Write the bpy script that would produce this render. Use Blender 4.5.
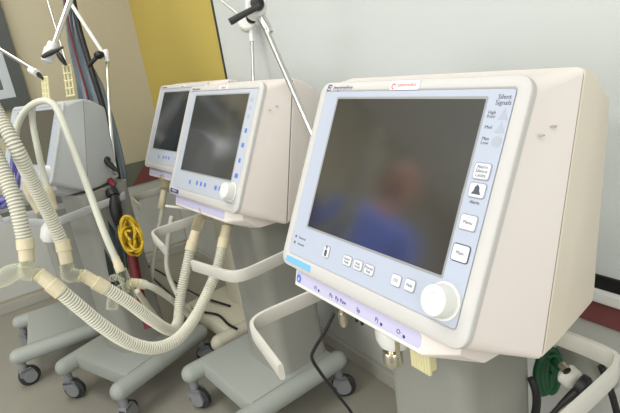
import bpy, bmesh, math, random
from mathutils import Vector, Matrix
random.seed(4)
S = bpy.context.scene
for o in list(bpy.data.objects): bpy.data.objects.remove(o)
C = S.collection
PI = math.pi
H = 1.15            # camera height; world X runs along the board wall, Y into it
WALL = 0.93         # board wall
LEFT = -3.08         # left wall
# ------------------------------------------------------------- camera
FPX, PIT, ROL, YAW = 500.8, .309, -.1538, 1.0156
def _rot(v):        # camera yaw
    return Vector((math.cos(YAW)*v[0]-math.sin(YAW)*v[1], math.sin(YAW)*v[0]+math.cos(YAW)*v[1], v[2]))
cF = _rot((0, math.cos(PIT), -math.sin(PIT))); cR0 = _rot((1, 0, 0)); cU0 = cR0.cross(cF)
cR = cR0*math.cos(ROL)+cU0*math.sin(ROL); cU = -cR0*math.sin(ROL)+cU0*math.cos(ROL)
cam = bpy.data.cameras.new('camera'); camo = bpy.data.objects.new('camera', cam); C.objects.link(camo)
cam.sensor_fit = 'HORIZONTAL'; cam.sensor_width = 36; cam.lens = FPX/620*36; cam.clip_start = .02
m = Matrix((cR, cU, -cF)).transposed().to_4x4(); m.translation = Vector((0, 0, H)); camo.matrix_world = m
S.camera = camo
def at(x, y, d):
    """a point seen in direction (x, y) at distance d in front of the camera"""
    return Vector((0, 0, H))+(cF+cR*((x-310)/FPX)-cU*((y-206.5)/FPX))*d
def path(*p): return [at(*q) for q in p]
# ------------------------------------------------------------- world, lights, exposure
w = bpy.data.worlds.new('World'); S.world = w; w.use_nodes = True
w.node_tree.nodes['Background'].inputs[0].default_value = (.80, .86, .95, 1)
w.node_tree.nodes['Background'].inputs[1].default_value = .5
S.view_settings.view_transform = 'Standard'; S.view_settings.look = 'None'
S.view_settings.exposure = -0.02; S.view_settings.gamma = 1; S.view_settings.use_curve_mapping = False
def area(name, loc, sx, sy, power, col, rot=(0, 0, 0)):
    l = bpy.data.lights.new(name, 'AREA'); l.shape = 'RECTANGLE'; l.size = sx; l.size_y = sy; l.energy = power; l.color = col
    o = bpy.data.objects.new(name, l); C.objects.link(o); o.location = loc; o.rotation_euler = rot; return o
area('ceiling_light', (.9, -.9, 2.37), 1.2, .6, 26, (1, .975, .95))
area('ceiling_light', (-.6, -2.2, 2.37), 1.2, .6, 40, (.98, .99, 1))
area('fill_light', (-1.2, -2.9, 1.15), 2.0, 1.4, 26, (1, .985, .96), (math.radians(90), 0, 0))  # unseen fill added to brighten wall and columns; no window here
area('ceiling_light', (-2.0, .0, 2.37), 1.2, .5, 16, (1, .985, .95))
area('ceiling_light', (-.9, -.1, 2.37), 1.2, .5, 10, (1, .985, .95))
area('fill_light', (2.5, -1.0, 1.4), 1.6, 1.2, 32, (.95, .97, 1), (0, math.radians(90), 0))  # unseen area light brightening the right-hand flanks, no window built
# ------------------------------------------------------------- materials
def mat(name, col, rough=.5, metal=0, noise=0, nscale=8, bump=0, bscale=60, trans=0, alpha=1, ior=1.45, coat=0, sub=0):
    m = bpy.data.materials.new(name); m.use_nodes = True; nt = m.node_tree; b = nt.nodes['Principled BSDF']
    col = tuple((c/255 if c/255 <= .04045 else 0) and c/255/12.92 or ((c/255+.055)/1.055)**2.4 for c in col)
    b.inputs['Base Color'].default_value = (*col, 1); b.inputs['Roughness'].default_value = rough
    b.inputs['Metallic'].default_value = metal; b.inputs['IOR'].default_value = ior
    b.inputs['Transmission Weight'].default_value = trans; b.inputs['Alpha'].default_value = alpha
    b.inputs['Coat Weight'].default_value = coat
    tc = nt.nodes.new('ShaderNodeTexCoord')
    if noise:
        n = nt.nodes.new('ShaderNodeTexNoise'); n.inputs['Scale'].default_value = nscale; n.inputs['Detail'].default_value = 4
        nt.links.new(tc.outputs['Object'], n.inputs['Vector'])
        r = nt.nodes.new('ShaderNodeMix'); r.data_type = 'RGBA'
        r.inputs[6].default_value = (*[max(0, c*(1-noise)) for c in col], 1); r.inputs[7].default_value = (*[min(1, c*(1+noise)) for c in col], 1)
        nt.links.new(n.outputs['Fac'], r.inputs[0]); nt.links.new(r.outputs[2], b.inputs['Base Color'])
    if bump:
        n2 = nt.nodes.new('ShaderNodeTexNoise'); n2.inputs['Scale'].default_value = bscale
        nt.links.new(tc.outputs['Object'], n2.inputs['Vector'])
        bp = nt.nodes.new('ShaderNodeBump'); bp.inputs['Strength'].default_value = bump; bp.inputs['Distance'].default_value = .002
        nt.links.new(n2.outputs['Fac'], bp.inputs['Height']); nt.links.new(bp.outputs[0], b.inputs['Normal'])
    return m
M = dict(
    floor=mat('floor_vinyl', (146, 143, 131), .45, noise=.05, nscale=14),
    cream=mat('cream_wall', (180, 173, 150), .8, bump=.2),
    yellow=mat('yellow_wall', (184, 165, 84), .75, bump=.2),
    dado=mat('grey_wall', (188, 189, 183), .7, bump=.15),
    ceil=mat('ceiling_white', (225, 225, 222), .9, noise=.03),
    board=mat('white_board', (199, 204, 202), .45),
    black=mat('black_plastic', (22, 22, 22), .45),
    bframe=mat('dark_trim', (50, 52, 50), .5),
    red=mat('dark_red_band', (120, 68, 66), .6, noise=.06),
    green=mat('grey_green_band', (98, 104, 92), .6, noise=.06),
    skirt=mat('skirting', (168, 166, 156), .6),
    case=mat('case_plastic', (231, 223, 216), .42, noise=.012, nscale=5, bump=.03, bscale=400),
    rear=mat('rear_plastic', (226, 216, 198), .45, noise=.015, nscale=5),
    bezel=mat('bezel_plastic', (197, 196, 192), .5),
    gcase=mat('grey_case_plastic', (184, 187, 186), .45, noise=.02),
    keypad=mat('keypad_blue', (178, 186, 201), .4),
    palepad=mat('keypad_pale', (184, 191, 200), .4),
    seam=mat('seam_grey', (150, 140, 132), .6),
    catch=mat('catch_grey', (178, 170, 164), .6),
    gkeypad=mat('keypad_dull_blue', (176, 186, 196), .4),
    screen=mat('screen_glass', (30, 31, 31), .13, ior=2.7),
    sframe=mat('screen_edge', (150, 152, 152), .35),
    key=mat('key_white', (218, 220, 222), .4),
    keyedge=mat('key_outline', (150, 154, 165), .5),
    ink=mat('dark_ink', (78, 80, 92), .6),
    greyink=mat('grey_symbol', (168, 176, 186), .6),
    blueink=mat('blue_ink', (92, 124, 206), .5),
    navy=mat('navy_ink', (52, 58, 120), .5),
    skyblue=mat('sky_blue_badge', (116, 180, 228), .5),
    redink=mat('red_ink', (214, 82, 84), .5),
    white=mat('white_plastic', (224, 224, 219), .35),
    strip=mat('lavender_strip', (192, 190, 216), .45),
    cart=mat('cart_grey', (146, 146, 138), .5, noise=.02, nscale=5),
    cartlight=mat('cart_base_grey', (158, 163, 156), .5, noise=.02, nscale=5),
    cartpale=mat('cart_pale', (190, 186, 166), .5),  # paler than the other carts, lifting a shaded spot by colour
    handle=mat('handle_white', (204, 202, 192), .42),
    rubber=mat('dark_rubber', (52, 54, 54), .6),
    wheel=mat('wheel_grey', (130, 132, 134), .5),
    steel=mat('brushed_steel', (205, 204, 198), .28, metal=1),
    brass=mat('nickel_brass', (206, 200, 182), .25, metal=1),
    hose=mat('hose_cream', (216, 214, 196), .42, noise=.03, nscale=20),
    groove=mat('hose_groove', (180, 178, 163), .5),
    cuff=mat('cuff_cream', (208, 198, 166), .45),
    tube=mat('silicone_tube', (206, 206, 190), .35),
    clear=mat('clear_plastic', (226, 226, 204), .08, alpha=.30),
    amber=mat('amber_clear', (206, 196, 168), .2, alpha=.7),
    ygreen=mat('pale_yellow_port', (212, 206, 160), .4),
    bracket=mat('yellow_bracket', (206, 200, 156), .5),
    purple=mat('purple_cable', (112, 112, 172), .5),
    yell=mat('yellow_tube', (206, 172, 40), .45),
    crim=mat('crimson_hose', (104, 24, 32), .5),
    gcord=mat('dark_green_hose', (18, 74, 46), .4),
    cloth=mat('blue_grey_cloth', (120, 131, 138), .9, noise=.06, bump=.4),
    teal=mat('dark_teal_cloth', (74, 84, 84), .9, noise=.08, bump=.4),
    mframe=mat('monitor_dark_grey', (72, 76, 74), .5),
    minner=mat('monitor_pale_frame', (178, 186, 190), .4),
)
def glassy(m, tint, base):
    nt = m.node_tree; b = nt.nodes['Principled BSDF']; out = nt.nodes['Material Output']; b.inputs['Alpha'].default_value = 1
    tr = nt.nodes.new('ShaderNodeBsdfTransparent'); tr.inputs[0].default_value = (*tint, 1)
    lw = nt.nodes.new('ShaderNodeLayerWeight'); lw.inputs[0].default_value = .45
    mr = nt.nodes.new('ShaderNodeMapRange'); mr.inputs[3].default_value = base; mr.inputs[4].default_value = .6
    mx = nt.nodes.new('ShaderNodeMixShader'); nt.links.new(lw.outputs['Facing'], mr.inputs[0]); nt.links.new(mr.outputs[0], mx.inputs[0])
    nt.links.new(tr.outputs[0], mx.inputs[1]); nt.links.new(b.outputs[0], mx.inputs[2]); nt.links.new(mx.outputs[0], out.inputs[0])
glassy(M['clear'], (.975, .975, .94), .05); glassy(M['amber'], (.93, .89, .79), .12)
# ------------------------------------------------------------- helpers
def obj(name, bm, m, parent=None, smooth=True, angle=40):
    me = bpy.data.meshes.new(name); bmesh.ops.recalc_face_normals(bm, faces=bm.faces); bm.to_mesh(me); bm.free()
    o = bpy.data.objects.new(name, me); C.objects.link(o); me.materials.append(M[m] if isinstance(m, str) else m)
    if smooth:
        me.polygons.foreach_set('use_smooth', [True]*len(me.polygons)); me.set_sharp_from_angle(angle=math.radians(angle))
    if parent: o.parent = parent
    return o
def tag(o, label, cat, group=None):
    o['label'] = label; o['category'] = cat
    if group: o['group'] = group
    return o
def thing(name, label, cat, loc=(0, 0, 0), rz=0, group=None):
    o = bpy.data.objects.new(name, None); C.objects.link(o); o.empty_display_size = .05
    o.location = loc; o.rotation_euler = (0, 0, rz); return tag(o, label, cat, group)
def BM(): return bmesh.new()
def loft(bm, rings, cap=(True, True), closed=True):
    vs = [[bm.verts.new(p) for p in r] for r in rings]; n = len(vs[0])
    for a, b in zip(vs, vs[1:]):
        for i in range(n if closed else n-1):
            j = (i+1) % n
            bm.faces.new((a[i], a[j], b[j], b[i]))
    if cap[0]: bm.faces.new(vs[0][::-1])
    if cap[1]: bm.faces.new(vs[-1])
    return vs
def rrect(w, h, r, seg=4):
    pts = []
    for cx, cy, a0 in ((w/2-r, h/2-r, 0), (-w/2+r, h/2-r, 90), (-w/2+r, -h/2+r, 180), (w/2-r, -h/2+r, 270)):
        for k in range(seg+1):
            a = math.radians(a0+90*k/seg); pts.append((cx+r*math.cos(a), cy+r*math.sin(a)))
    return pts
def rbox(bm, fn, cx, cy, w, h, z0, z1, r=.003, bev=.001, seg=3):
    """rounded slab: outline in the (x, y) plane of fn, thickness z0..z1"""
    rings = []
    for z, s in ((z0, 0), (z1-bev, 0), (z1, bev)):
        rings.append([fn(cx+x, cy+y, z) for x, y in rrect(w-2*s, h-2*s, max(r-s, .0002), seg)])
    loft(bm, rings)
def box(bm, x0, x1, y0, y1, z0, z1, bev=0, mtx=None):
    g = bmesh.ops.create_cube(bm, size=1)
    for v in g['verts']:
        v.co = Vector((x0+(v.co.x+.5)*(x1-x0), y0+(v.co.y+.5)*(y1-y0), z0+(v.co.z+.5)*(z1-z0)))
    if bev: bmesh.ops.bevel(bm, geom=list({e for v in g['verts'] for e in v.link_edges}), offset=bev, segments=2, affect='EDGES', profile=.6)
    return bm
def frame_of(d):
    d = d.normalized(); u = Vector((0, 0, 1)) if abs(d.z) < .9 else Vector((1, 0, 0))
    a = d.cross(u).normalized(); return a, a.cross(d).normalized()
def cyl(bm, p, q, r0, r1=None, seg=20, prof=None):
    """turned solid from p to q; prof = [(t, r)]"""
    p = Vector(p); q = Vector(q); r1 = r0 if r1 is None else r1; a, b = frame_of(q-p)
    prof = prof or [(0, r0), (1, r1)]
    loft(bm, [[p.lerp(q, t)+(a*math.cos(2*PI*k/seg)+b*math.sin(2*PI*k/seg))*r for k in range(seg)] for t, r in prof])
def spline(pts, step):
    pts = [Vector(p) for p in pts]; P = [pts[0]*2-pts[1]]+pts+[pts[-1]*2-pts[-2]]; out = []
    for i in range(1, len(P)-2):
        n = max(2, int((P[i+1]-P[i]).length/step*4))
        for k in range(n):
            t = k/n; a, b, c, d = P[i-1], P[i], P[i+1], P[i+2]
            out.append(.5*((2*b)+(c-a)*t+(2*a-5*b+4*c-d)*t*t+(3*b-a-3*c+d)*t**3))
    out.append(pts[-1]); res = [out[0]]; acc = 0
    for a, b in zip(out, out[1:]):
        L = (b-a).length
        while acc+L >= step and L > 1e-9:
            t = (step-acc)/L; a = a.lerp(b, t); res.append(a.copy()); L = (b-a).length; acc = 0
        acc += L
    if (out[-1]-res[-1]).length > step*.2: res.append(out[-1])
    return res
def tube(bm, pts, r, step=.012, seg=12, corr=0, rfun=None, flat=None):
    P = spline(pts, step); n = len(P); up = None; rings = []
    for i, p in enumerate(P):
        d = (P[min(i+1, n-1)]-P[max(i-1, 0)]).normalized()
        if up is None: up, _ = frame_of(d)
        up = (up-d*up.dot(d)).normalized(); s = d.cross(up)
        rr = r*(1-corr) if (corr and i % 4 in (2, 3)) else r
        if rfun: rr *= rfun(i/(n-1))
        rings.append([p+(up*math.cos(2*PI*k/seg)+s*math.sin(2*PI*k/seg))*rr for k in range(seg)])
    loft(bm, rings)
def mtext(s, size, m, parent, fn, cx, cy, z=.0, name='lettering', italic=0, align='CENTER', rot=0):
    cu = bpy.data.curves.new('t', 'FONT'); cu.body = s; cu.size = size; cu.align_x = align; cu.align_y = 'CENTER'; cu.shear = italic
    cu.extrude = size*.02; cu.space_line = .85; cu.resolution_u = 3
    o = bpy.data.objects.new('t', cu); C.objects.link(o); dg = bpy.context.evaluated_depsgraph_get(); dg.update()
    me = bpy.data.meshes.new_from_object(o.evaluated_get(dg)); bpy.data.objects.remove(o); bpy.data.curves.remove(cu)
    c, sn = math.cos(rot), math.sin(rot)
    for v in me.vertices: v.co = Vector(fn(cx+v.co.x*c-v.co.y*sn, cy+v.co.x*sn+v.co.y*c, z+v.co.z))
    me.materials.clear(); me.materials.append(M[m]); me.name = name
    t = bpy.data.objects.new(name, me); C.objects.link(t)
    if parent: t.parent = parent
    return t
def rrect_at(x, y, w, h, r): return [(x+a, y+b) for a, b in rrect(w, h, r)]
def poly(bm, pts, fn, z0, z1):
    loft(bm, [[fn(x, y, z0) for x, y in pts], [fn(x, y, z1) for x, y in pts]])
# ------------------------------------------------------------- the room
def struct(name, bm, m):
    o = obj(name, bm, m, smooth=False); o['kind'] = 'structure'; return o
XR, YB, ZC = 2.6, -3.0, 2.4
struct('floor', box(BM(), LEFT-.1, XR, YB, WALL+.1, -.05, 0), 'floor')
struct('ceiling', box(BM(), LEFT-.1, XR, YB, WALL+.1, ZC, ZC+.05), 'ceil')
b = BM(); box(b, LEFT, XR, WALL, WALL+.1, 0, ZC); struct('wall_back', b, 'dado')
b = BM(); box(b, LEFT-.1, LEFT, YB, WALL+.1, 0, ZC); struct('wall_left', b, 'cream')
b = BM(); box(b, XR, XR+.1, YB, WALL, 0, ZC); struct('wall_right', b, 'ceil')
b = BM(); box(b, LEFT, XR, YB-.1, YB, 0, ZC); struct('wall_front', b, 'ceil')
zb0, zb1 = H-.646, H-.513
b = BM(); box(b, LEFT, LEFT+.006, YB, WALL-.005, .07, zb0); struct('trim_1', b, 'dado')
b = BM(); loft(b, [[Vector((x, y, z)) for y, z in ((YB, zb0), (.68, zb0), (.80, zb1), (YB, zb1))] for x in (LEFT+.0002, LEFT+.012)]); struct('trim_2', b, 'green')
b = BM(); loft(b, [[Vector((x, y, z)) for y, z in ((.68, zb0), (WALL, zb0), (WALL, zb1), (.80, zb1))] for x in (LEFT+.0002, LEFT+.012)]); struct('trim_3', b, 'red')
b = BM(); box(b, LEFT+.012, XR, WALL-.012, WALL, H-.620, H-.569, .002); struct('trim_4', b, 'red')
BX = -1.97
b = BM(); box(b, LEFT, BX, WALL-.006, WALL, H-.513, ZC); struct('trim_5', b, 'yellow')
b = BM(); box(b, LEFT+.012, XR, WALL-.02, WALL, 0, .055, .004); struct('baseboard_back', b, 'skirt')
b = BM(); box(b, LEFT, LEFT+.02, YB, WALL-.02, 0, .055, .004); struct('baseboard_left', b, 'skirt')
t = thing('whiteboard', 'large plain whiteboard panel covering the wall behind the ventilators', 'whiteboard', (BX, WALL, H-.507))
b = BM(); box(b, .012, XR-BX, -.016, 0, .002, ZC-H+.50); obj('board', b, 'board', t, smooth=False)
b = BM(); box(b, 0, .012, -.02, 0, .0, ZC-H+.50); obj('edge_trim', b, 'bframe', t, smooth=False)
b = BM(); box(b, 0, XR-BX, -.022, 0, -.026, .002); obj('bottom_strip', b, 'black', t, smooth=False)
b = BM(); box(b, 0, XR-BX, -.03, 0, -.054, -.0262, .006); obj('rail', b, 'white', t, smooth=False)
# ------------------------------------------------------------- ventilator
TI = .4613; cT, sT = math.cos(TI), math.sin(TI)
def ring_pts(hw, top, bot, r, hs, inset=0, seg=4):
    (d1, z1), (d0, z0) = top, bot; L = math.hypot(d1-d0, z1-z0); cd, cz = (d1+d0)/2, (z1+z0)/2; ed, ez = (d1-d0)/L, (z1-z0)/L
    return [((x)*hs, (cd+ed*y)*hs, (cz+ez*y)*hs) for x, y in rrect(2*(hw-inset), L-2*inset, r, seg)]
def ventilator(label, loc, rz, style='near', hs=1, zc=-.2, group='ventilators on carts', head_off=(0, 0), cartoff=(0, 0), baseoff=(0, 0), cw=.205, sides=(-1, 1), cmat=('cart', 'cartlight')):
    root = thing('ventilator', label, 'ventilator', (loc[0], loc[1], 0), rz, group)
    near = style == 'near'; grey = style == 'grey'
    mc, mk = ('gcase', 'gkeypad') if grey else ('case', 'keypad' if near else 'palepad')
    ho = Vector((head_off[0], head_off[1], H+zc))
    def hp(u, d, z): return Vector((u, d, z))*hs+ho
    def pp(u, v, h): return hp(u, v*sT-h*cT, v*cT+h*sT)
    V = lambda pts: [Vector(p)+ho for p in pts]
    # front case: bezel edge -> seam
    fo = lambda ins, h: [pp(x+0, y-.025, h) for x, y in rrect(.424-2*ins, .34-2*ins, .022-ins*.5, 5)]
    R = lambda hw, top, bot, r, ins=0: V(ring_pts(hw, top, bot, r, hs, ins, 5))
    b = BM(); loft(b, [fo(.006, .0), fo(.001, -.004), fo(0, -.010), R(.2275, (.1360, .127), (.0425, -.243), .010), R(.2275, (.1370, .127), (.0435, -.2435), .010, .0015), R(.2275, (.138, .126), (.045, -.2435), .010, .009)])
    obj('front_housing', b, mc, root, angle=50)
    b = BM(); loft(b, [R(.2275, (.1391, .126), (.0461, -.2435), .010, .009), R(.2275, (.1400, .126), (.0475, -.2435), .010, .0015), R(.2275, (.1415, .1255), (.0485, -.2435), .010, .0), R(.2240, (.170, .117), (.092, -.243), .010),
                       R(.212, (.232, .082), (.20, -.24), .018), R(.206, (.238, .076), (.215, -.235), .015)])
    obj('rear_housing', b, 'rear' if near else mc, root, angle=50)
    b = BM(); loft(b, [R(.2275, (.1368, .127), (.0430, -.243), .010, .0014), R(.2275, (.1405, .126), (.0480, -.2435), .010, .0014)]); obj('seam_shade', b, 'seam', root)  # grey band set into the groove to stand for its shade
    # bezel frame
    def fr(w, h, cy, r, hh): return [pp(x, y+cy, hh) for x, y in rrect(w, h, r, 5)]
    b = BM(); loft(b, [fr(.4245, .3405, -.025, .0225, -.008), fr(.4243, .3403, -.025, .022, -.001), fr(.4228, .3388, -.025, .021, .0015), fr(.420, .336, -.025, .020, .0025),
                       fr(.392, .305, -.022, .007, .0045), fr(.3895, .3025, -.022, .006, .0040), fr(.386, .299, -.022, .005, .001)], (False, True))
    bz = obj('bezel', b, 'bezel' if not grey else mc, root)
    b = BM(); rbox(b, pp, .0, -.022, .3845, .2985, .0, .0032, .005, .0003); kp = obj('control_panel', b, mk, root)
    b = BM(); rbox(b, pp, 0, 0, .3120, .2360, .0, .0038, .003, .0004); obj('screen_surround', b, 'sframe', root)
    b = BM(); rbox(b, pp, .001, 0, .3048, .2286, .0, .0042, .0015, .0002); obj('screen', b, 'screen', root)
    # knob
    kx, ky = (.1675, -.1435); kr = .0208 if near else .022
    b = BM()
    cyl(b, pp(kx, ky, .003), pp(kx, ky, .006), (kr+.004)*hs, seg=32)
    cyl(b, pp(kx, ky, .006), pp(kx, ky, .028), kr*hs, seg=32, prof=[(0, kr*hs*1.04), (.1, kr*hs*1.04), (.75, kr*hs*.98), (.93, kr*hs*.93), (1, kr*hs*.82), (1.0, kr*hs*.5), (.93, kr*hs*.42), (.93, .001)])
    obj('control_knob', b, 'white', root)
    # keys
    def key(u, v, w_, h_, line=None, dark=False):
        b = BM(); rbox(b, pp, u, v, w_, h_, .0031, .0042, .004, .0003); e = obj('key', b, 'ink' if dark else 'keyedge', root)
        b = BM(); rbox(b, pp, u, v, w_-.0026, h_-.0026, (.0041), .0050, .003, .0004); obj('key_cap', b, 'key', e)
        if line: mtext(line, .0062, 'ink', e, pp, u, v, .0051)
        return e
    if near:
        key(.174, .024, .025, .022, 'Alarm\nSilence\nLimits'); k = key(.174, 0, .025, .020)
        b = BM(); poly(b, [(.167, -.005), (.181, -.005), (.178, -.001), (.177, .004), (.174, .007), (.171, .004), (.170, -.001)], pp, .0050, .0056); obj('bell_symbol', b, 'ink', k)
        mtext('Alarm', .006, 'ink', k, pp, .174, -.015, .0034)
        key(.173, -.041, .026, .021, 'Menu'); key(.173, -.080, .027, .023, 'Main', True)
        k = key(-.084, -.144, .017, .021)
        b = BM(); rbox(b, pp, -.084, -.146, .006, .011, .0050, .0056, .002, .0002); rbox(b, pp, -.084, -.1365, .003, .005, .0050, .0056, .001, .0002); obj('lamp_symbol', b, 'ink', k)
        for u, s in ((-.028, 'Smart\nNeb'), (-.002, 'Insp\nHold'), (.024, 'Manual\nInsp')): key(u, -.144, .022, .017, s)
        key(.081, -.143, .020, .018, 'O2'); key(.107, -.142, .020, .018, 'Neb')
        mtext('Silent\nSignals', .0085, 'ink', kp, pp, .179, .1135, .0033)
        for v, s in ((.095, 'High\nPrior'), (.079, 'Med')):
            mtext(s, .0062, 'ink', kp, pp, .1665, v, .0033)
            b = BM(); poly(b, [(.177, v-.006), (.190, v-.006), (.1835, v+.008)], pp, .003, .0036); obj('triangle_symbol', b, 'greyink', kp)
        mtext('Man\nLow', .0062, 'ink', kp, pp, .1665, .062, .0033)
        b = BM(); poly(b, [(.183+.0068*math.cos(a*PI/12), .062+.0068*math.sin(a*PI/12)) for a in range(24)], pp, .003, .0036); obj('round_symbol', b, 'greyink', kp)
        for v, s in ((-.139, 'External'), (-.150, 'Internal')):
            b = BM(); rbox(b, pp, -.180, v, .004, .005, .003, .0036, .001, .0002); obj('lamp_symbol', b, 'ink', kp)
            mtext(s, .0062, 'ink', kp, pp, -.160, v, .0033)
        mtext('Ei', .017, 'navy', bz, pp, -.186, .1335, .0042, italic=.3); mtext('inspiration', .0125, 'navy', bz, pp, -.146, .1335, .0042, italic=.25)
        b = BM(); rbox(b, pp, .004, .1350, .060, .0145, .0035, .0046, .0005, .0001); st = obj('red_sticker', b, 'key', bz); st['label'] = 'white sticker with red lettering'
        b = BM(); ro = [(-.0185+.0045*math.cos(a*PI/9), .1335+.0045*math.sin(a*PI/9)) for a in range(1, 15)]; ri = [(-.0185+.0028*math.cos(a*PI/9), .1335+.0028*math.sin(a*PI/9)) for a in range(14, 0, -1)]
        poly(b, ro+ri, pp, .0046, .0050); obj('swirl_logo', b, 'redink', st)
        mtext('Lasermedics', .0078, 'redink', st, pp, .0085, .1355, .0047)
        b = BM(); rbox(b, pp, -.1545, -.1825, .078, .011, .0028, .0042, .001, .0002); bd = obj('blue_badge', b, 'skyblue', bz); bd['label'] = 'sky blue badge'
    else:
        # lit blue symbols of the further machines
        for u, v in ((.172, .098), (.172, .077), (.172, .055)): 
            b = BM(); rbox(b, pp, u, v, .012, .012, .003, .0037, .002, .0002); obj('panel_symbol', b, 'greyink', kp)
        if not grey:
            for u, v, w_ in ((.174, .018, .010), (.174, -.020, .012), (.174, -.060, .010), (.174, -.100, .016), (-.075, -.145, .009), (-.03, -.143, .010), (-.005, -.143, .010), (.02, -.143, .010), (.082, -.143, .012), (.105, -.143, .010)):
                b = BM(); rbox(b, pp, u, v, w_, .012, .003, .0038, .002, .0002); obj('blue_symbol', b, 'blueink', kp)
            mtext('Ei inspiration', .010, 'navy', bz, pp, -.160, .1345, .0042, italic=.25)
            b = BM(); rbox(b, pp, .01, .135, .05, .010, .0035, .0044, .0005, .0001); mtext('Medical', .008, 'redink', obj('sticker', b, 'key', bz), pp, .01, .1345, .0046)
            if style == 'middle':
                b = BM(); rbox(b, pp, -.165, -.183, .058, .013, .0028, .0042, .001, .0002); bd = obj('navy_badge', b, 'navy', bz); bd['label'] = 'navy badge with pale lettering'
                mtext('MEDICA', .009, 'key', bd, pp, -.165, -.183, .0044)
    if near or style == 'middle':      # two moulded catches on the right flank
        for y_, z_ in ((.056, .060), (.078, .066)):
            b = BM(); c0 = hp(.2185+.014*(y_-.0)/.14*.8, y_, z_); box(b, c0.x-.004, c0.x+.0018, c0.y-.0025, c0.y+.0025, c0.z-.001, c0.z+.001, .0005); obj('catch', b, 'catch', root)
    # connector strip below the head
    def prism(u0, u1, prof, tap=0):
        b = BM(); loft(b, [[hp(u, d, z) for d, z in prof] for u in (u0, u0+.006, u1-.006, u1)] if not tap else [[hp(u0, d, z) for d, z in prof], [hp(u1, d, z) for d, z in prof]]); return b
    prof = [(-.080, -.172), (-.090, -.206), (-.086, -.211), (-.02, -.248), (.14, -.256), (.14, -.236), (.03, -.232)]
    back = [(-.050, -.18), (-.056, -.206), (-.052, -.211), (-.01, -.243), (.14, -.256), (.14, -.236), (.03, -.232)]
    b = BM(); loft(b, [[hp(u, d, z) for d, z in pf] for u, pf in ((-.176, back), (-.168, prof), (.142, prof), (.178, back))])
    cs = obj('connector_strip', b, mc, root, smooth=False)
    cs0 = cs
    def sf(x, y, h):      # face of the strip
        d0, z0 = -.0858, -.192; e = Vector((-.010, -.034)).normalized()
        return hp(x, d0-e.x*y-h*.965, z0-e.y*y+h*e.x)
    if not near:
        b = BM(); poly(b, rrect_at(-.013, .002, .304, .0215, .006), sf, -.002, .0008); obj('label_strip', b, 'strip', cs, smooth=False)
    if near:
        b = BM(); poly(b, rrect_at(-.013, .002, .304, .0215, .006), sf, -.002, .0008); cs = obj('label_strip', b, 'strip', root, smooth=False); cs['label'] = 'lavender label strip'
        b = BM(); poly(b, [(-.157+.0075*math.cos(a*PI/10), -.000+.0075*math.sin(a*PI/10)) for a in range(20)], sf, -.001, .0012); k = obj('round_logo', b, 'blueink', cs)
        mtext('e', .011, 'key', k, sf, -.157, 0, .0014)
        for u, s in ((-.105, 'o)'), (-.06, 'Pa'), (-.044, 'Pp'), (-.028, 'Paw'), (.010, 'Sp'), (.052, 'F)'), (.098, 'O\u00b7')):
            mtext(s, .0095, 'navy', cs, sf, u, 0, .001)
        for u in (-.105, .052, .098):
            b = BM(); rbox(b, sf, u+.010, -.003, .005, .005, 0, .001, .002, .0002); obj('port_symbol', b, 'navy', cs)
        # ports
        def port(name, m, u, d, z0, z1, prof, seg=20, lab=None):
            b = BM(); cyl(b, hp(u, d, z0), hp(u, d, z1), .01, seg=seg, prof=prof); o = obj(name, b, m, root)
            if lab: o['label'] = lab
            return o
        port('small_port', 'brass', -.066, -.066, -.225, -.262, [(0, .005), (.3, .005), (.3, .0075), (.85, .0075), (.85, .005), (1, .005)], 12, 'small nickel port')
        for u in (-.035, -.021): port('small_port', 'black', u, -.060, -.228, -.243, [(0, .0025), (1, .0025)], 10)
        port('port_boss', 'white', .046, -.050, -.215, -.250, [(0, .030), (.7, .030), (1, .026)], 28, 'white round boss')
        port('gas_port', 'brass', .047, -.060, -.246, -.284, [(0, .009), (.35, .009), (.35, .014), (.42, .0155), (.9, .0155), (.95, .013), (1, .013)], 14, 'knurled nickel gas port')
        port('test_pin', 'brass', .072, -.070, -.228, -.252, [(0, .0035), (1, .0035)], 10)
        b = BM()
        for k in range(7): cyl(b, hp(.088+.0052*k, -.056, -.215), hp(.088+.0052*k, -.056, -.268), .0036, seg=8)
        box(b, *[v for pr in zip(hp(.086, -.058, -.266), hp(.121, -.042, -.222)) for v in pr], .002)
        o = obj('filter_port', b, 'ygreen', root); o['label'] = 'pale yellow ribbed port'
    # handles
    zt = -.292
    for s in sides:
        P = [(.10*s, .190), (.20*s, .195), (.25*s, .190), (.262*s, .172), (.267*s, .14), (.269*s, .0), (.273*s, -.10), (.267*s, -.138), (.243*s, -.158), (.18*s, -.170), (.094*s, -.184)]
        pts = spline([Vector((x, y, 0)) for x, y in P], .008); b = BM(); rings = []
        n = len(pts)
        for i, p in enumerate(pts):
            d = (pts[min(i+1, n-1)]-pts[max(i-1, 0)]).normalized(); nn = Vector((-d.y, d.x, 0))*.005
            rings.append([hp(*(p+nn*a+Vector((0, 0, z)))) for a, z in ((-.7, zt), (.7, zt), (1, zt-.004), (1, zt-.026), (.7, zt-.030), (-.7, zt-.030), (-1, zt-.026), (-1, zt-.004))])
        loft(b, rings); obj('handle', b, 'handle' if not grey else 'gcase', root)
    # column, base, casters
    ctop = H+zc-.252*hs; cx, cy = cartoff
    def fp(x, y, z): return Vector((cx+x, cy+y, z))
    b = BM(); rings = []
    for z, sc in ((.168, 1.06), (.21, 1.02), (ctop-.1, 1.0), (ctop-.03, 1.02), (ctop, 1.04)):
        rings.append([fp((x)*sc, .11+y*sc, z) for x, y in rrect(cw, .185, .035, 5)])
    loft(b, rings); obj('column', b, cmat[0], root)
    cx += baseoff[0]; cy += baseoff[1]
    b = BM()
    rings = []
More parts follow.
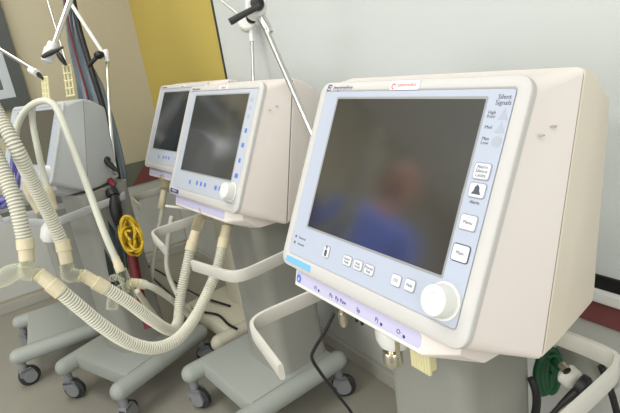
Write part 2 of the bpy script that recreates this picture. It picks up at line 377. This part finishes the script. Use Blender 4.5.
    for z, k in ((.110, .010), (.118, .0), (.162, .0), (.170, .004), (.174, .014)):
        rings.append([fp(x, y, z) for x, y in ((.165, -.125+k), (.165, .205-k), (-.165, .205-k), (-.165, -.125+k))])
    loft(b, rings)
    for sx in (-1, 1):
        for e in (0,):
            A, B = fp(.172*sx, -.195, .140), fp(.172*sx, .245, .140); L = (B-A).length; n = 8
            loft(b, [[A+Vector((.032*math.cos(2*PI*k/20)*q, L*t_, .032*math.sin(2*PI*k/20)*q)) for k in range(20)]
                     for t_, q in [(.032/L*(1-math.cos(PI/2*i/n)), max(.02, math.sin(PI/2*i/n))) for i in range(n+1)]+[(1-.032/L*(1-math.cos(PI/2*i/n)), max(.02, math.sin(PI/2*i/n))) for i in range(n, -1, -1)]])
    obj('base', b, cmat[1], root, angle=35)
    for i, (sx, y) in enumerate(((-1, -.162), (1, -.162), (-1, .21), (1, .21))):
        an = (.5, 1.9, 2.6, .9)[i]; X = Vector((math.cos(an), math.sin(an), 0)); Y = Vector((-X.y, X.x, 0)); c = fp(.172*sx, y, 0)+X*.012
        b = BM(); cyl(b, fp(.172*sx, y, .078), fp(.172*sx, y, .118), .015)
        for dy in ((-.018, -.012), (.012, .018)):
            loft(b, [[c+Y*q+X*x+Vector((0, 0, z)) for x, z in ((-.036, .056), (-.030, .078), (.012, .078), (.022, .058), (.012, .030), (0, .024), (-.012, .030))] for q in dy])
        loft(b, [[c+Y*dy+X*x+Vector((0, 0, z)) for x, z in ((-.032, .070), (-.026, .080), (.010, .080), (.018, .070))] for dy in (-.018, .018)])
        k = obj('caster', b, 'wheel', root)
        b = BM(); cyl(b, c-Y*.011+Vector((0, 0, .041)), c+Y*.011+Vector((0, 0, .041)), .041, seg=32, prof=[(0, .036), (.15, .041), (.85, .041), (1, .036)]); obj('wheel', b, 'rubber', k)
        b = BM(); cyl(b, c-Y*.0195+Vector((0, 0, .041)), c+Y*.0195+Vector((0, 0, .041)), .025, seg=20); obj('hub', b, 'wheel', k)
    return root
v1 = ventilator('large white ventilator nearest the viewer, with red-lettered sticker and sky blue badge', (-.56, .485), 0, 'near', cartoff=(.022, 0), cw=.19)
v2 = ventilator('white ventilator just behind the nearest one, with a navy badge and two corrugated hoses', (-1.334, .546), .078, 'middle', baseoff=(-.04, 0))
v3 = ventilator('off-white ventilator half hidden behind the one with the navy badge', (-1.895, .635), .078, 'far', cartoff=(.08, .03), cw=.15, sides=(-1,), cmat=('cartpale', 'cartpale'))
v4 = ventilator('grey ventilator at the left whose head shows, behind the looped pale tube', (-1.944, .152), .38, 'grey', .8, -.16, cartoff=(.11, -.01), baseoff=(.01, .05), cw=.16)
v5 = ventilator('leftmost ventilator cart, its base sticking out behind the grey ventilator', (-2.418, .099), -.1, 'grey', .8, -.22, cartoff=(.03, 0), baseoff=(.05, -.03), cw=.18)
#MORE
# ------------------------------------------------------------- wall monitor
t = thing('wall_monitor', 'dark flat screen in a pale and dark grey double frame, on the left wall', 'monitor', (LEFT, 0, H-.09))
def mon(b, y0, y1, z0, z1, w_, x0, x1):
    o = [(y0, z0), (y1, z0), (y1, z1), (y0, z1)]; i = [(y0+w_, z0+w_), (y1-w_, z0+w_), (y1-w_, z1-w_), (y0+w_, z1-w_)]
    loft(b, [[Vector((x, y, z)) for y, z in r] for x, r in ((x0, o), (x1, o), (x1, i), (x0, i))], (False, False))
b = BM(); mon(b, -.62, .284, 0, .66, .058, 0, .04); obj('outer_frame', b, 'mframe', t, smooth=False)
b = BM(); mon(b, -.563, .227, .057, .603, .045, 0, .034); obj('inner_frame', b, 'minner', t, smooth=False)
b = BM(); box(b, 0, .022, -.52, .184, .10, .56); obj('screen', b, 'screen', t, smooth=False)
# ------------------------------------------------------------- breathing circuit
HR = .0148
def chose(pts, label, c0=None, c1=None, group='corrugated breathing hoses'):
    """corrugated hose with a moulded cuff at either end"""
    b = BM(); tube(b, pts, HR, .0016, 16, .13); o = tag(obj('corrugated_hose', b, 'hose', None, angle=30), label, 'hose', group)
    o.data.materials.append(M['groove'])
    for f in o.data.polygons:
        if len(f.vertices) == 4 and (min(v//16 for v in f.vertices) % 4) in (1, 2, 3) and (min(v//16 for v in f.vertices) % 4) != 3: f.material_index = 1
    for a, c in ((0, c0), (-1, c1)):
        if not c: continue
        p, q = c; b = BM()
        cyl(b, p, q, HR, seg=28, prof=[(0, .0150), (.02, .0160), (.46, .0164), (.48, .0146), (.52, .0142), (.97, .0138), (1, .0128)]); obj('cuff', b, 'cuff', o, angle=25)
    return o
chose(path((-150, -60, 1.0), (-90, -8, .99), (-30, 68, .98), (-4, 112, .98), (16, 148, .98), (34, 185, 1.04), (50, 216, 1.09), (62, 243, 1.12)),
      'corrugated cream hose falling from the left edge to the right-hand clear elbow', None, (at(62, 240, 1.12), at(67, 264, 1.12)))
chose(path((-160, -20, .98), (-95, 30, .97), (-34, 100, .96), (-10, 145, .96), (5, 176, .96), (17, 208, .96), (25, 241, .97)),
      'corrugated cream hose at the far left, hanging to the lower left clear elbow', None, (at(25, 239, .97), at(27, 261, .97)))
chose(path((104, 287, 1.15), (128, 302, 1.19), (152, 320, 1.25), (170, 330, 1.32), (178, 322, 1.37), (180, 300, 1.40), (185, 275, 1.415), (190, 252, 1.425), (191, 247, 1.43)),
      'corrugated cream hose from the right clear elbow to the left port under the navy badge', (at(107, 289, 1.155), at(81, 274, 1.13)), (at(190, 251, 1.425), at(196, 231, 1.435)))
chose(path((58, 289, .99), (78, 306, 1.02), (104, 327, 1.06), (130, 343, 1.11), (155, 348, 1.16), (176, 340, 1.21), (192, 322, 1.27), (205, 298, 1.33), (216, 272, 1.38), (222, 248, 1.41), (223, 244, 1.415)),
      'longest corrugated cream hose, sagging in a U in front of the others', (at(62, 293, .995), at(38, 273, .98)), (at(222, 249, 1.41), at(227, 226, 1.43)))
def blob(b, c, r, sq=(1, 1, 1)):
    g = bmesh.ops.create_uvsphere(b, u_segments=20, v_segments=12, radius=1)
    for v in g['verts']: v.co = Vector(c)+Vector((v.co.x*r*sq[0], v.co.y*r*sq[1], v.co.z*r*sq[2]))
def elbow(pa, pc, pb, label, extra=None):
    b = BM(); tube(b, [pa, (Vector(pa)+Vector(pc))/2, pc, (Vector(pb)+Vector(pc))/2, pb], .0135, .006, 18, rfun=lambda t: 1+.35*math.exp(-((t-.5)/.16)**2))
    for p, q in ((pa, pc), (pb, pc)):
        d = (Vector(q)-Vector(p)).normalized(); cyl(b, Vector(p)+d*.010, Vector(p)+d*.013, .0165, seg=20)
    o = tag(obj('hose_elbow', b, 'clear'), label, 'connector', 'clear hose elbows')
    if extra:
        b = BM(); tube(b, extra, .016, .006, 18, rfun=lambda t: .8+.35*math.sin(PI*min(1, t*1.2))); obj('side_chamber', b, 'clear', o)
    return o
elbow(at(27, 259, .97), at(27, 272, .975), at(41, 276, .98), 'clear plastic elbow at the far left, joined to a clear side chamber', path((25, 270, .975), (12, 273, .97), (0, 280, .965), (-14, 282, .96)))
elbow(at(66, 261, 1.12), at(68, 274, 1.12), at(86, 277, 1.13), 'clear plastic elbow right of the far left one, under a cream cuff')
# smooth silicone tubes
def stube(name, pts, r, label, cat='tube', mt='tube', cuffs=(), grp=None, seg=12):
    b = BM(); tube(b, pts, r, .008, seg); o = tag(obj(name, b, mt), label, cat, grp)
    for p, q, rr, mm in cuffs:
        b = BM(); cyl(b, p, q, rr, seg=18, prof=[(0, rr*.9), (.06, rr), (.5, rr), (.55, rr*.88), (1, rr*.84)]); obj('cuff', b, mm, o)
    return o
stube('silicone_tube', path((27, 188, 1.24), (19, 165, 1.24), (15, 140, 1.24), (20, 119, 1.24), (32, 105, 1.24), (47, 101, 1.24), (58, 111, 1.24), (72, 146, 1.24), (90, 194, 1.24), (104, 232, 1.24), (117, 262, 1.25)), .0085,
      'smooth pale tube arching over the grey ventilator', cuffs=[(at(26, 186, 1.24), at(40, 213, 1.23), .0125, 'cuff'), (at(121, 272, 1.25), at(115, 257, 1.25), .0115, 'cuff')])
stube('silicone_tube', path((32, 107, 1.262), (33, 125, 1.262), (38, 150, 1.26), (43, 173, 1.26), (49, 194, 1.25)), .0078,
      'short pale tube hanging down the middle of the arching tube', cuffs=[(at(47, 188, 1.255), at(54, 210, 1.25), .0125, 'cuff')])
stube('silicone_tube', path((140, 283, 1.28), (154, 288, 1.31), (172, 300, 1.42), (190, 316, 1.55)), .0085,
      'pale tube leaving the clear Y connector to the right', cuffs=[(at(146, 285, 1.30), at(131, 282, 1.27), .0125, 'cuff')])
stube('silicone_tube', path((137, 291, 1.30), (146, 304, 1.36), (158, 320, 1.45), (166, 332, 1.5)), .0075, 'pale tube running down to the right from under the clear Y connector')
stube('silicone_tube', path((163, 205, 1.95), (160, 222, 1.95), (156, 245, 1.95), (152, 272, 1.95), (151, 300, 1.94), (158, 328, 1.92)), .0085,
      'thin pale tube hanging from the half hidden ventilator', cuffs=[(at(161, 209, 1.95), at(164, 190, 1.95), .0135, 'cuff')])
stube('silicone_tube', path((172, 216, 1.82), (169, 232, 1.82), (167, 250, 1.82), (167, 268, 1.82), (173, 286, 1.82), (184, 306, 1.8)), .009,
      'thin pale tube behind the left handle of the ventilator with the navy badge')
b = BM(); cyl(b, at(164, 189, 1.95), at(166, 176, 1.96), .02, seg=20, prof=[(0, .013), (.15, .016), (.5, .016), (.55, .022), (1, .022)])
tag(obj('port_adapter', b, 'amber'), 'smoky clear adapter under the half hidden ventilator', 'connector')
b = BM(); cyl(b, at(196, 231, 1.435), at(200, 217, 1.44), .02, seg=24, prof=[(0, .014), (.3, .0155), (1, .017)])
cyl(b, at(207, 208, 1.425), at(210, 213, 1.475), .02, seg=28, prof=[(0, .018), (.1, .024), (.9, .024), (1, .018)])
tag(obj('port_adapter', b, 'amber'), 'smoky clear round adapter at the upper end of the left upright corrugated hose', 'connector')
b = BM(); cyl(b, at(227, 227, 1.43), at(229, 214, 1.445), .02, seg=24, prof=[(0, .014), (.3, .0165), (1, .018)])
tag(obj('port_adapter', b, 'amber'), 'smoky clear adapter at the upper end of the U-shaped corrugated hose', 'connector')
b = BM(); cyl(b, at(52, 214, 1.27), at(49, 242, 1.27), .02, seg=24, prof=[(0, .006), (.3, .006), (.34, .016), (.5, .022), (.85, .022), (1, .014)])
tag(obj('water_trap', b, 'white'), 'small white round trap under the yellowish cuffs, behind the corrugated hose', 'trap')
b = BM(); cyl(b, at(166, 206, 1.6), at(190, 209, 1.56), .0045, seg=12)
tag(obj('thin_rod', b, 'handle'), 'thin pale rod under the navy badge', 'rod')
# clear Y connector
b = BM(); tube(b, path((121, 270, 1.25), (125, 280, 1.255), (129, 290, 1.26), (131, 300, 1.27)), .014, .006, 18)
tube(b, path((128, 285, 1.255), (134, 283, 1.265), (138, 283, 1.27)), .0115, .005, 16)
tube(b, path((127, 287, 1.255), (118, 292, 1.25), (113, 300, 1.245), (112, 309, 1.245)), .014, .005, 16)
cyl(b, at(113, 276, 1.24), at(124, 281, 1.24), .006, seg=12); blob(b, at(113, 278, 1.24), .009)
tag(obj('y_connector', b, 'clear'), 'clear plastic Y connector joining the pale tubes in front of the grey ventilator', 'connector')
# purple cable coil
b = BM(); P = []
for k in range(85):
    a = k*2*PI/12; j = k*.013
    P.append(at(2+(15+5*math.sin(k*.7))*math.cos(a)+random.uniform(-1, 1), 167+(36+5*math.sin(k*.41))*math.sin(a), 1.13+.03*math.sin(k*.9)))
tube(b, P, .0042, .008, 8)
tag(obj('coiled_cable', b, 'purple'), 'purple cable wound in a loose bundle at the left edge', 'cable')
# ------------------------------------------------------------- support arms
def rod(b, p, q, r, seg=14): cyl(b, p, q, r, seg=seg)
def support_arm(label): return thing('support_arm', label, 'support arm', (0, 0, 0), 0, None)
def rebase(t, p):
    for c in t.children: c.location = -Vector(p)
    t.location = p
t = support_arm('steel arm with a long black lever, slanting down behind the nearest ventilator')
J = at(331, 176, 1.155); hub = at(256, 8, 1.20); V3 = at(311, 131, 1.165)
K = Vector((J.x+.005, J.y-.0, .70))
b = BM(); rod(b, at(262, 20, 1.20), J, .0072); obj('rod', b, 'steel', t)
b = BM(); cyl(b, at(260, 15, 1.20), at(270, 33, 1.197), .011, seg=20, prof=[(0, .0115), (.8, .0105), (.85, .009), (1, .009)]); obj('collar', b, 'steel', t)
b = BM(); cyl(b, hub+cF*.02-cR*.004, hub-cF*.022+cR*.004, .0265, seg=28, prof=[(0, .022), (.1, .026), (.9, .026), (1, .022)]); obj('joint', b, 'white', t)
k = BM(); cyl(k, hub-cF*.02+cR*.006, hub-cF*.036+cR*.006, .016, seg=20, prof=[(0, .016), (.8, .016), (1, .011)]); kn = obj('knob', k, 'black', t)
b = BM(); tube(b, [at(260, 6, 1.165), at(246, 13, 1.16), at(230, 22, 1.155)], .0072, .006, 12, rfun=lambda t_: .9+.25*t_); obj('lever', b, 'bframe', kn)
b = BM(); rod(b, J, K, .0062); obj('rod', b, 'steel', t)
b = BM(); blob(b, J, .017); obj('joint', b, 'white', t)
b = BM(); box(b, K.x-.02, K.x+.02, K.y-.12, K.y+.015, K.z-.045, K.z+.005, .004); obj('rail_clamp', b, 'black', t)
rebase(t, K)
t = support_arm('shorter steel arm with a small black knob rising behind the ventilator with the navy badge')
hub = at(247, 23, 1.72)
b = BM(); cyl(b, hub+cF*.02, hub-cF*.02, .03, seg=24, prof=[(0, .024), (.12, .029), (.88, .029), (1, .024)]); obj('joint', b, 'white', t)
b = BM(); cyl(b, hub-cF*.018+cR*.018+cU*.008, hub-cF*.036+cR*.018+cU*.008, .018, seg=20, prof=[(0, .018), (.7, .018), (1, .013)]); obj('knob', b, 'black', t)
b = BM(); cyl(b, at(251, 29, 1.72), at(252, 42, 1.715), .0085, seg=16); obj('collar', b, 'white', t)
e = at(252, 40, 1.715); b = BM(); rod(b, e, at(254, 104, 1.735), .0055); obj('rod', b, 'steel', t); e = at(254, 104, 1.735)
b = BM(); rod(b, at(216, -4, 1.80), at(238, 14, 1.73), .0045); obj('rod', b, 'steel', t)
b = BM(); rod(b, e, Vector((e.x, e.y, H-.46)), .009); box(b, e.x-.012, e.x+.012, e.y-.10, e.y+.012, H-.50, H-.46, .003); obj('post', b, 'steel', t)
rebase(t, Vector((e.x, e.y, H-.5)))
def lever(b, p, q, r): tube(b, [p, (p+q)/2, q], r, .006, 12, rfun=lambda x: .55+.6*math.sin(PI*min(1, x+.1)))
t = support_arm('thin steel arm from the left edge with a small black catch')
b = BM(); rod(b, at(-12, 42, 1.3), at(34, 70, 1.25), .0045); obj('rod', b, 'steel', t)
b = BM(); cyl(b, at(31, 70, 1.25), at(37, 73, 1.23), .009, seg=18); obj('joint', b, 'white', t)
b = BM(); lever(b, at(33, 69, 1.235), at(43, 79, 1.235), .0055); obj('catch', b, 'black', t)
def bracket(p0, p1, w_, par):
    b = BM(); d = (p1-p0); s = d.normalized().cross(cF).normalized()
    for sx in (-1, 1): cyl(b, p0+s*w_*sx, p1+s*w_*sx, .0035, seg=10)
    for k in range(5): cyl(b, p0+d*(k/4)-s*w_*1.3, p0+d*(k/4)+s*w_*1.3, .0042, seg=10)
    cyl(b, p0, p1, .004, seg=10)
    o = obj('tube_bracket', b, 'bracket', par); o['label'] = 'pale yellow tube bracket'
bracket(at(45, 78, 1.24), at(47, 100, 1.24), .0065, t); rebase(t, at(46, 100, 1.24))
t = support_arm('thick steel arm with a white clamp and a flat black lever')
b = BM(); rod(b, at(73, -8, 1.5), at(54, 44, 1.45), .0085); obj('rod', b, 'steel', t)
b = BM(); cyl(b, at(53, 43, 1.45), at(46, 62, 1.44), .013, seg=20, prof=[(0, .013), (.3, .014), (.35, .0175), (.9, .0155), (1, .012)]); obj('clamp', b, 'white', t)
b = BM(); lever(b, at(42, 57, 1.415), at(63, 47, 1.415), .0065); obj('lever', b, 'bframe', t); rebase(t, at(46, 62, 1.44))
t = support_arm('thin bright arm left of the black hose, with a wide yellow bracket')
b = BM(); rod(b, at(45, -8, 1.62), at(66, 62, 1.58), .0035); obj('rod', b, 'steel', t)
b = BM(); lever(b, at(57, 52, 1.56), at(66, 65, 1.56), .0075); obj('catch', b, 'black', t)
bracket(at(67, 66, 1.575), at(71, 96, 1.575), .011, t); rebase(t, at(70, 96, 1.575))
t = support_arm('white steel arm with a black joint knob, bent down beside the grey ventilator')
b = BM(); rod(b, at(66, -4, 1.92), at(103, 53, 1.95), .0072); obj('rod', b, 'white', t)
b = BM(); blob(b, at(99, 55, 1.92), .020, (1, 1, .75)); cyl(b, at(99, 55, 1.92), at(88, 66, 1.92), .008, seg=14); obj('knob', b, 'black', t)
b = BM(); cyl(b, at(106, 50, 1.95), at(107, 62, 1.95), .010, seg=18); obj('joint', b, 'white', t)
b = BM(); tube(b, path((107, 60, 1.95), (110, 120, 1.86), (115, 174, 1.76)), .0065, .02, 12); obj('rod', b, 'steel', t)
b = BM(); lever(b, at(103, 158, 1.74), at(118, 172, 1.74), .009); blob(b, at(107, 160, 1.745), .013); obj('catch', b, 'black', t); rebase(t, at(115, 172, 1.76))
# hoses and cloth behind the grey ventilator
stube('black_hose', path((72, -6, 2.02), (78, 24, 2.02), (86, 52, 2.02), (94, 78, 2.02), (102, 104, 2.02), (108, 132, 2.02), (114, 158, 2.02), (120, 188, 2.0), (122, 206, 1.98)), .0115, 'thick black hose hanging from the top left behind the grey ventilator', 'hose', 'black')
stube('red_cord', path((64, -6, 2.03), (70, 30, 2.03), (78, 62, 2.03), (86, 90, 2.03), (92, 118, 2.03)), .0042, 'thin red cord beside the black hose', 'cord', 'crim')
def sheet(name, left, right, d, label, m, amp=.012, nf=9, ny=14):
    """hanging cloth between two edges; folds run down it"""
    L = spline(path(*[(x, y, d) for x, y in left]), .02); Rr = spline(path(*[(x, y, d) for x, y in right]), .02)
    b = BM(); front, back = [], []
    for j in range(ny+1):
        l = L[min(len(L)-1, round(j/ny*(len(L)-1)))]; r = Rr[min(len(Rr)-1, round(j/ny*(len(Rr)-1)))]
        fr_ = []; bk = []
        for i in range(nf+1):
            p = l.lerp(r, i/nf)-cF*(amp*math.sin(i*2.1+j*.25)); fr_.append(p); bk.append(p+cF*.012)
        front.append(fr_+bk[::-1])
    loft(b, front); return tag(obj(name, b, m), label, 'cloth')
sheet('hanging_cloth', [(62, -6), (68, 40), (77, 80), (84, 130), (100, 190), (106, 205)], [(74, -6), (83, 50), (101, 80), (117, 130), (127, 182), (121, 210)], 2.08, 'blue grey cloth strip hanging behind the black hose', 'cloth')
sheet('dark_cloth', [(100, 222), (106, 250), (112, 285), (118, 300)], [(120, 218), (126, 250), (130, 285), (134, 300)], 1.75, 'dark teal cloth hanging under the black plug', 'teal', .015)
b = BM(); tube(b, path((114, 196, 1.73), (115, 205, 1.72), (117, 215, 1.72), (119, 224, 1.73)), .017, .006, 16, rfun=lambda t_: .7+.5*math.sin(PI*(.15+.75*t_)))
pl = tag(obj('black_plug', b, 'black'), 'black plug hanging above the coil of yellow tubing', 'plug')
b = BM(); cyl(b, at(114, 197, 1.73), at(111, 191, 1.74), .022, seg=16); obj('plug_head', b, 'black', pl)
b = BM(); P = []
for k in range(150):
    a = k*2*PI/14; rr = .70+.42*math.sin(k*.37)
    P.append(at(131+10*rr*math.cos(a)+.22*(17*rr*math.sin(a)), 236+18*rr*math.sin(a), 1.71+.035*math.sin(k*.61)))
tube(b, P, .0044, .008, 8)
tag(obj('coiled_tubing', b, 'yell'), 'coil of bright yellow tubing hanging beside the grey ventilator', 'tubing')
stube('crimson_hose', path((131, 244, 1.74), (133, 258, 1.74), (137, 280, 1.74), (142, 304, 1.73), (150, 328, 1.72)), .017, 'dark crimson hose hanging below the yellow coil', 'hose', 'crim')
stube('crimson_hose', path((110, 180, 1.75), (112, 183, 1.74), (115, 186, 1.74)), .010, 'small crimson hose end beside the handle of the grey ventilator', 'hose', 'crim')
def onfloor(x, y, z=.006):
    r = cF+cR*((x-310)/FPX)-cU*((y-206.5)/FPX); return Vector((0, 0, H))+r*((z-H)/r.z)
stube('floor_cable', [onfloor(*p) for p in ((140, 262), (160, 272), (178, 284))]+[onfloor(190, 291, .10), onfloor(205, 298, .181), onfloor(230, 306, .181)], .005, 'upper of the two black cables running low behind the corrugated hoses', 'cable', 'black')
stube('floor_cable', [onfloor(*p) for p in ((143, 268), (156, 281), (166, 290))]+[onfloor(182, 303, .11), onfloor(200, 311, .181), onfloor(218, 315, .181), onfloor(228, 324, .181), onfloor(237, 329, .181)], .005, 'lower black cable, curving over a grey cart base to a grey column', 'cable', 'black')
stube('black_cable', path((334, 313, .79), (326, 330, .80), (315, 348, .82), (312, 358, .84), (320, 372, .87), (335, 392, .92), (352, 414, .98), (362, 440, 1.02)), .0030, 'thin black cable dangling from the small port under the large front ventilator', 'cable', 'black')
# ------------------------------------------------------------- things behind the front ventilator, right side
b = BM(); P = []
for k in range(70):
    a = k*2*PI/14; P.append(at(543+(k/70)*11+8*math.cos(a), 372+4*math.sin(k*.2)+19*math.sin(a), .90+.02*math.sin(k*.45)))
tube(b, P, .0062, .007, 10)
tube(b, [at(553, 360, .885), at(557, 364, .86), at(562, 371, .83)], .007, .005, 10)
tag(obj('coiled_hose', b, 'gcord'), 'dark green hose coiled behind the column of the large front ventilator', 'hose')
stube('black_cable', path((531, 378, .86), (536, 392, .86), (536, 410, .87), (528, 440, .9)), .007, 'thick black cable between the front column and the green hose', 'cable', 'black')
b = BM(); a0, a1 = at(562, 370, .83), at(577, 383, .81)
cyl(b, a0, a1, .02, seg=24, prof=[(0, .009), (.1, .014), (.25, .018), (.75, .018), (.9, .015), (1, .010)])
pv = tag(obj('gas_valve', b, 'handle'), 'cream round gas valve at the end of the green hose', 'valve')
b = BM(); cyl(b, at(562, 365, .812), at(567, 371, .80), .007, seg=12); o = obj('fitting', b, 'brass', pv)
b = BM(); cyl(b, at(577, 381, .79), at(588, 389, .78), .02, seg=24, prof=[(0, .011), (.1, .016), (.7, .017), (1, .013)])
pg = tag(obj('power_plug', b, 'black'), 'black power plug below the cream gas valve', 'plug')
b = BM(); tube(b, path((580, 389, .785), (571, 396, .79), (558, 408, .80), (540, 428, .82)), .0045, .008, 12, rfun=lambda t_: 1.9-1.0*min(1, t_*2)); obj('cable', b, 'black', pg)
stube('black_cable', path((601, 366, .86), (606, 378, .86), (613, 398, .86), (620, 425, .87)), .0058, 'black cable passing behind the right handle of the front ventilator', 'cable', 'black')
b = BM(); ctr = at(582, 366, .90); box(b, ctr.x-.05, ctr.x+.05, ctr.y, ctr.y+.03, ctr.z-.035, ctr.z+.03, .004)
tag(obj('wall_socket', b, 'cart'), 'grey socket box behind the cream gas valve', 'socket')

# ------------------------------------------------------------- person standing left of the camera, seen only as a reflection in the screens
M['skin'] = mat('skin', (206, 150, 128), .55); M['scrubs'] = mat('blue_scrubs', (128, 152, 255), .85, bump=.3); M['hair'] = mat('grey_hair', (150, 140, 130), .7, noise=.1, nscale=60); M['shoe'] = mat('white_shoe', (215, 215, 212), .6)
def skin(name, verts, edges, radii, m, parent, sub=2, root=0):
    me = bpy.data.meshes.new(name); me.from_pydata(verts, edges, []); o = bpy.data.objects.new(name, me); C.objects.link(o)
    o.modifiers.new('s', 'SKIN'); me.skin_vertices[0].data[root].use_root = True
    for v, r in zip(me.skin_vertices[0].data, radii): v.radius = r if isinstance(r, tuple) else (r, r)
    o.modifiers.new('u', 'SUBSURF').levels = sub; dg = bpy.context.evaluated_depsgraph_get(); dg.update()
    nm = bpy.data.meshes.new_from_object(o.evaluated_get(dg)); bpy.data.objects.remove(o); bpy.data.meshes.remove(me)
    o = bpy.data.objects.new(name, nm); C.objects.link(o); nm.materials.clear(); nm.materials.append(M[m]); nm.polygons.foreach_set('use_smooth', [True]*len(nm.polygons)); o.parent = parent; return o
pr = thing('person', 'person in blue scrubs standing left of the viewpoint, reflected in the nearest screen', 'person', (-1.62, -.5, 0), math.radians(135))
V = [(0, 0, .84), (0, .01, 1.0), (0, .01, 1.16), (0, .005, 1.27), (0, .0, 1.345), (0, -.005, 1.41)]; E = [(i, i+1) for i in range(5)]; Rr = [(.125, .09), (.115, .085), (.13, .09), (.115, .08), (.045, .045), (.04, .04)]
def chain(pts, rs, start):
    k = start
    for p, r in zip(pts, rs): V.append(p); Rr.append(r); E.append((k, len(V)-1)); k = len(V)-1
    return k
for s_ in (-1, 1):
    k = chain([(s_*.17, .0, 1.265), (s_*.20, .015, 1.02), (s_*.19, -.09, .82), (s_*.185, -.115, .775)], [.05, .038, .026, (.022, .032)], 3)
    for f, (dx, L) in enumerate(((-.022, .062), (-.007, .072), (.008, .068), (.022, .055))):
        chain([(s_*.185+dx, -.122, .745), (s_*.185+dx, -.128, .745-L*.5), (s_*.185+dx*.9, -.118, .745-L)], [.0085, .0078, .0065], k)
    chain([(s_*.165, -.142, .765), (s_*.158, -.158, .74)], [.010, .008], k)
    chain([(s_*.085, .0, .80), (s_*.095, -.01, .44), (s_*.10, .01, .085), (s_*.10, -.06, .045), (s_*.105, -.13, .035)], [.075, .055, .038, .035, .03], 0)
body = skin('body', V, E, Rr, 'skin', pr)
b = BM(); blob(b, (0, 0, 1.49), 1, (.070, .088, .108)); bmesh.ops.create_uvsphere(b, u_segments=12, v_segments=8, radius=.012, matrix=Matrix.Translation((0, -.088, 1.478)) @ Matrix.Diagonal((1, 1.3, 1.7, 1)))
for s_ in (-1, 1): blob(b, (s_*.071, .005, 1.485), 1, (.008, .018, .028))
obj('head', b, 'skin', body)
b = BM()
for s_ in (-1, 1): blob(b, (s_*.027, -.078, 1.502), .010)
obj('eyes', b, 'black', body)
b = BM(); blob(b, (0, -.083, 1.438), 1, (.024, .006, .006)); obj('mouth', b, 'red', body)
b = BM(); blob(b, (0, .014, 1.515), 1, (.077, .088, .096)); obj('hair', b, 'hair', body)
sv = [(0, 0, .80), (0, .01, 1.0), (0, .01, 1.16), (0, .005, 1.285), (-.17, 0, 1.27), (-.195, .012, 1.08), (.17, 0, 1.27), (.195, .012, 1.08)]
skin('scrub_top', sv, [(0, 1), (1, 2), (2, 3), (3, 4), (4, 5), (3, 6), (6, 7)], [(.155, .12), (.14, .11), (.15, .11), (.12, .085), .062, .062, .062, .062], 'scrubs', pr)
tv = [(0, 0, .84), (-.09, 0, .74), (-.10, -.01, .44), (-.10, .01, .10), (.09, 0, .74), (.10, -.01, .44), (.10, .01, .10)]
skin('scrub_trousers', tv, [(0, 1), (1, 2), (2, 3), (0, 4), (4, 5), (5, 6)], [(.13, .11), .095, .075, .06, .095, .075, .06], 'scrubs', pr)
for s_ in (-1, 1):
    b = BM(); loft(b, [[Vector((s_*.102+w_*math.cos(a*PI/8), y, .045+h_*math.sin(a*PI/8)*(1 if math.sin(a*PI/8) > 0 else 1))) for a in range(16)] for y, w_, h_ in ((.06, .02, .03), (.05, .038, .044), (0, .042, .045), (-.10, .045, .036), (-.16, .038, .03), (-.185, .015, .02))]); obj('shoe', b, 'shoe', pr)
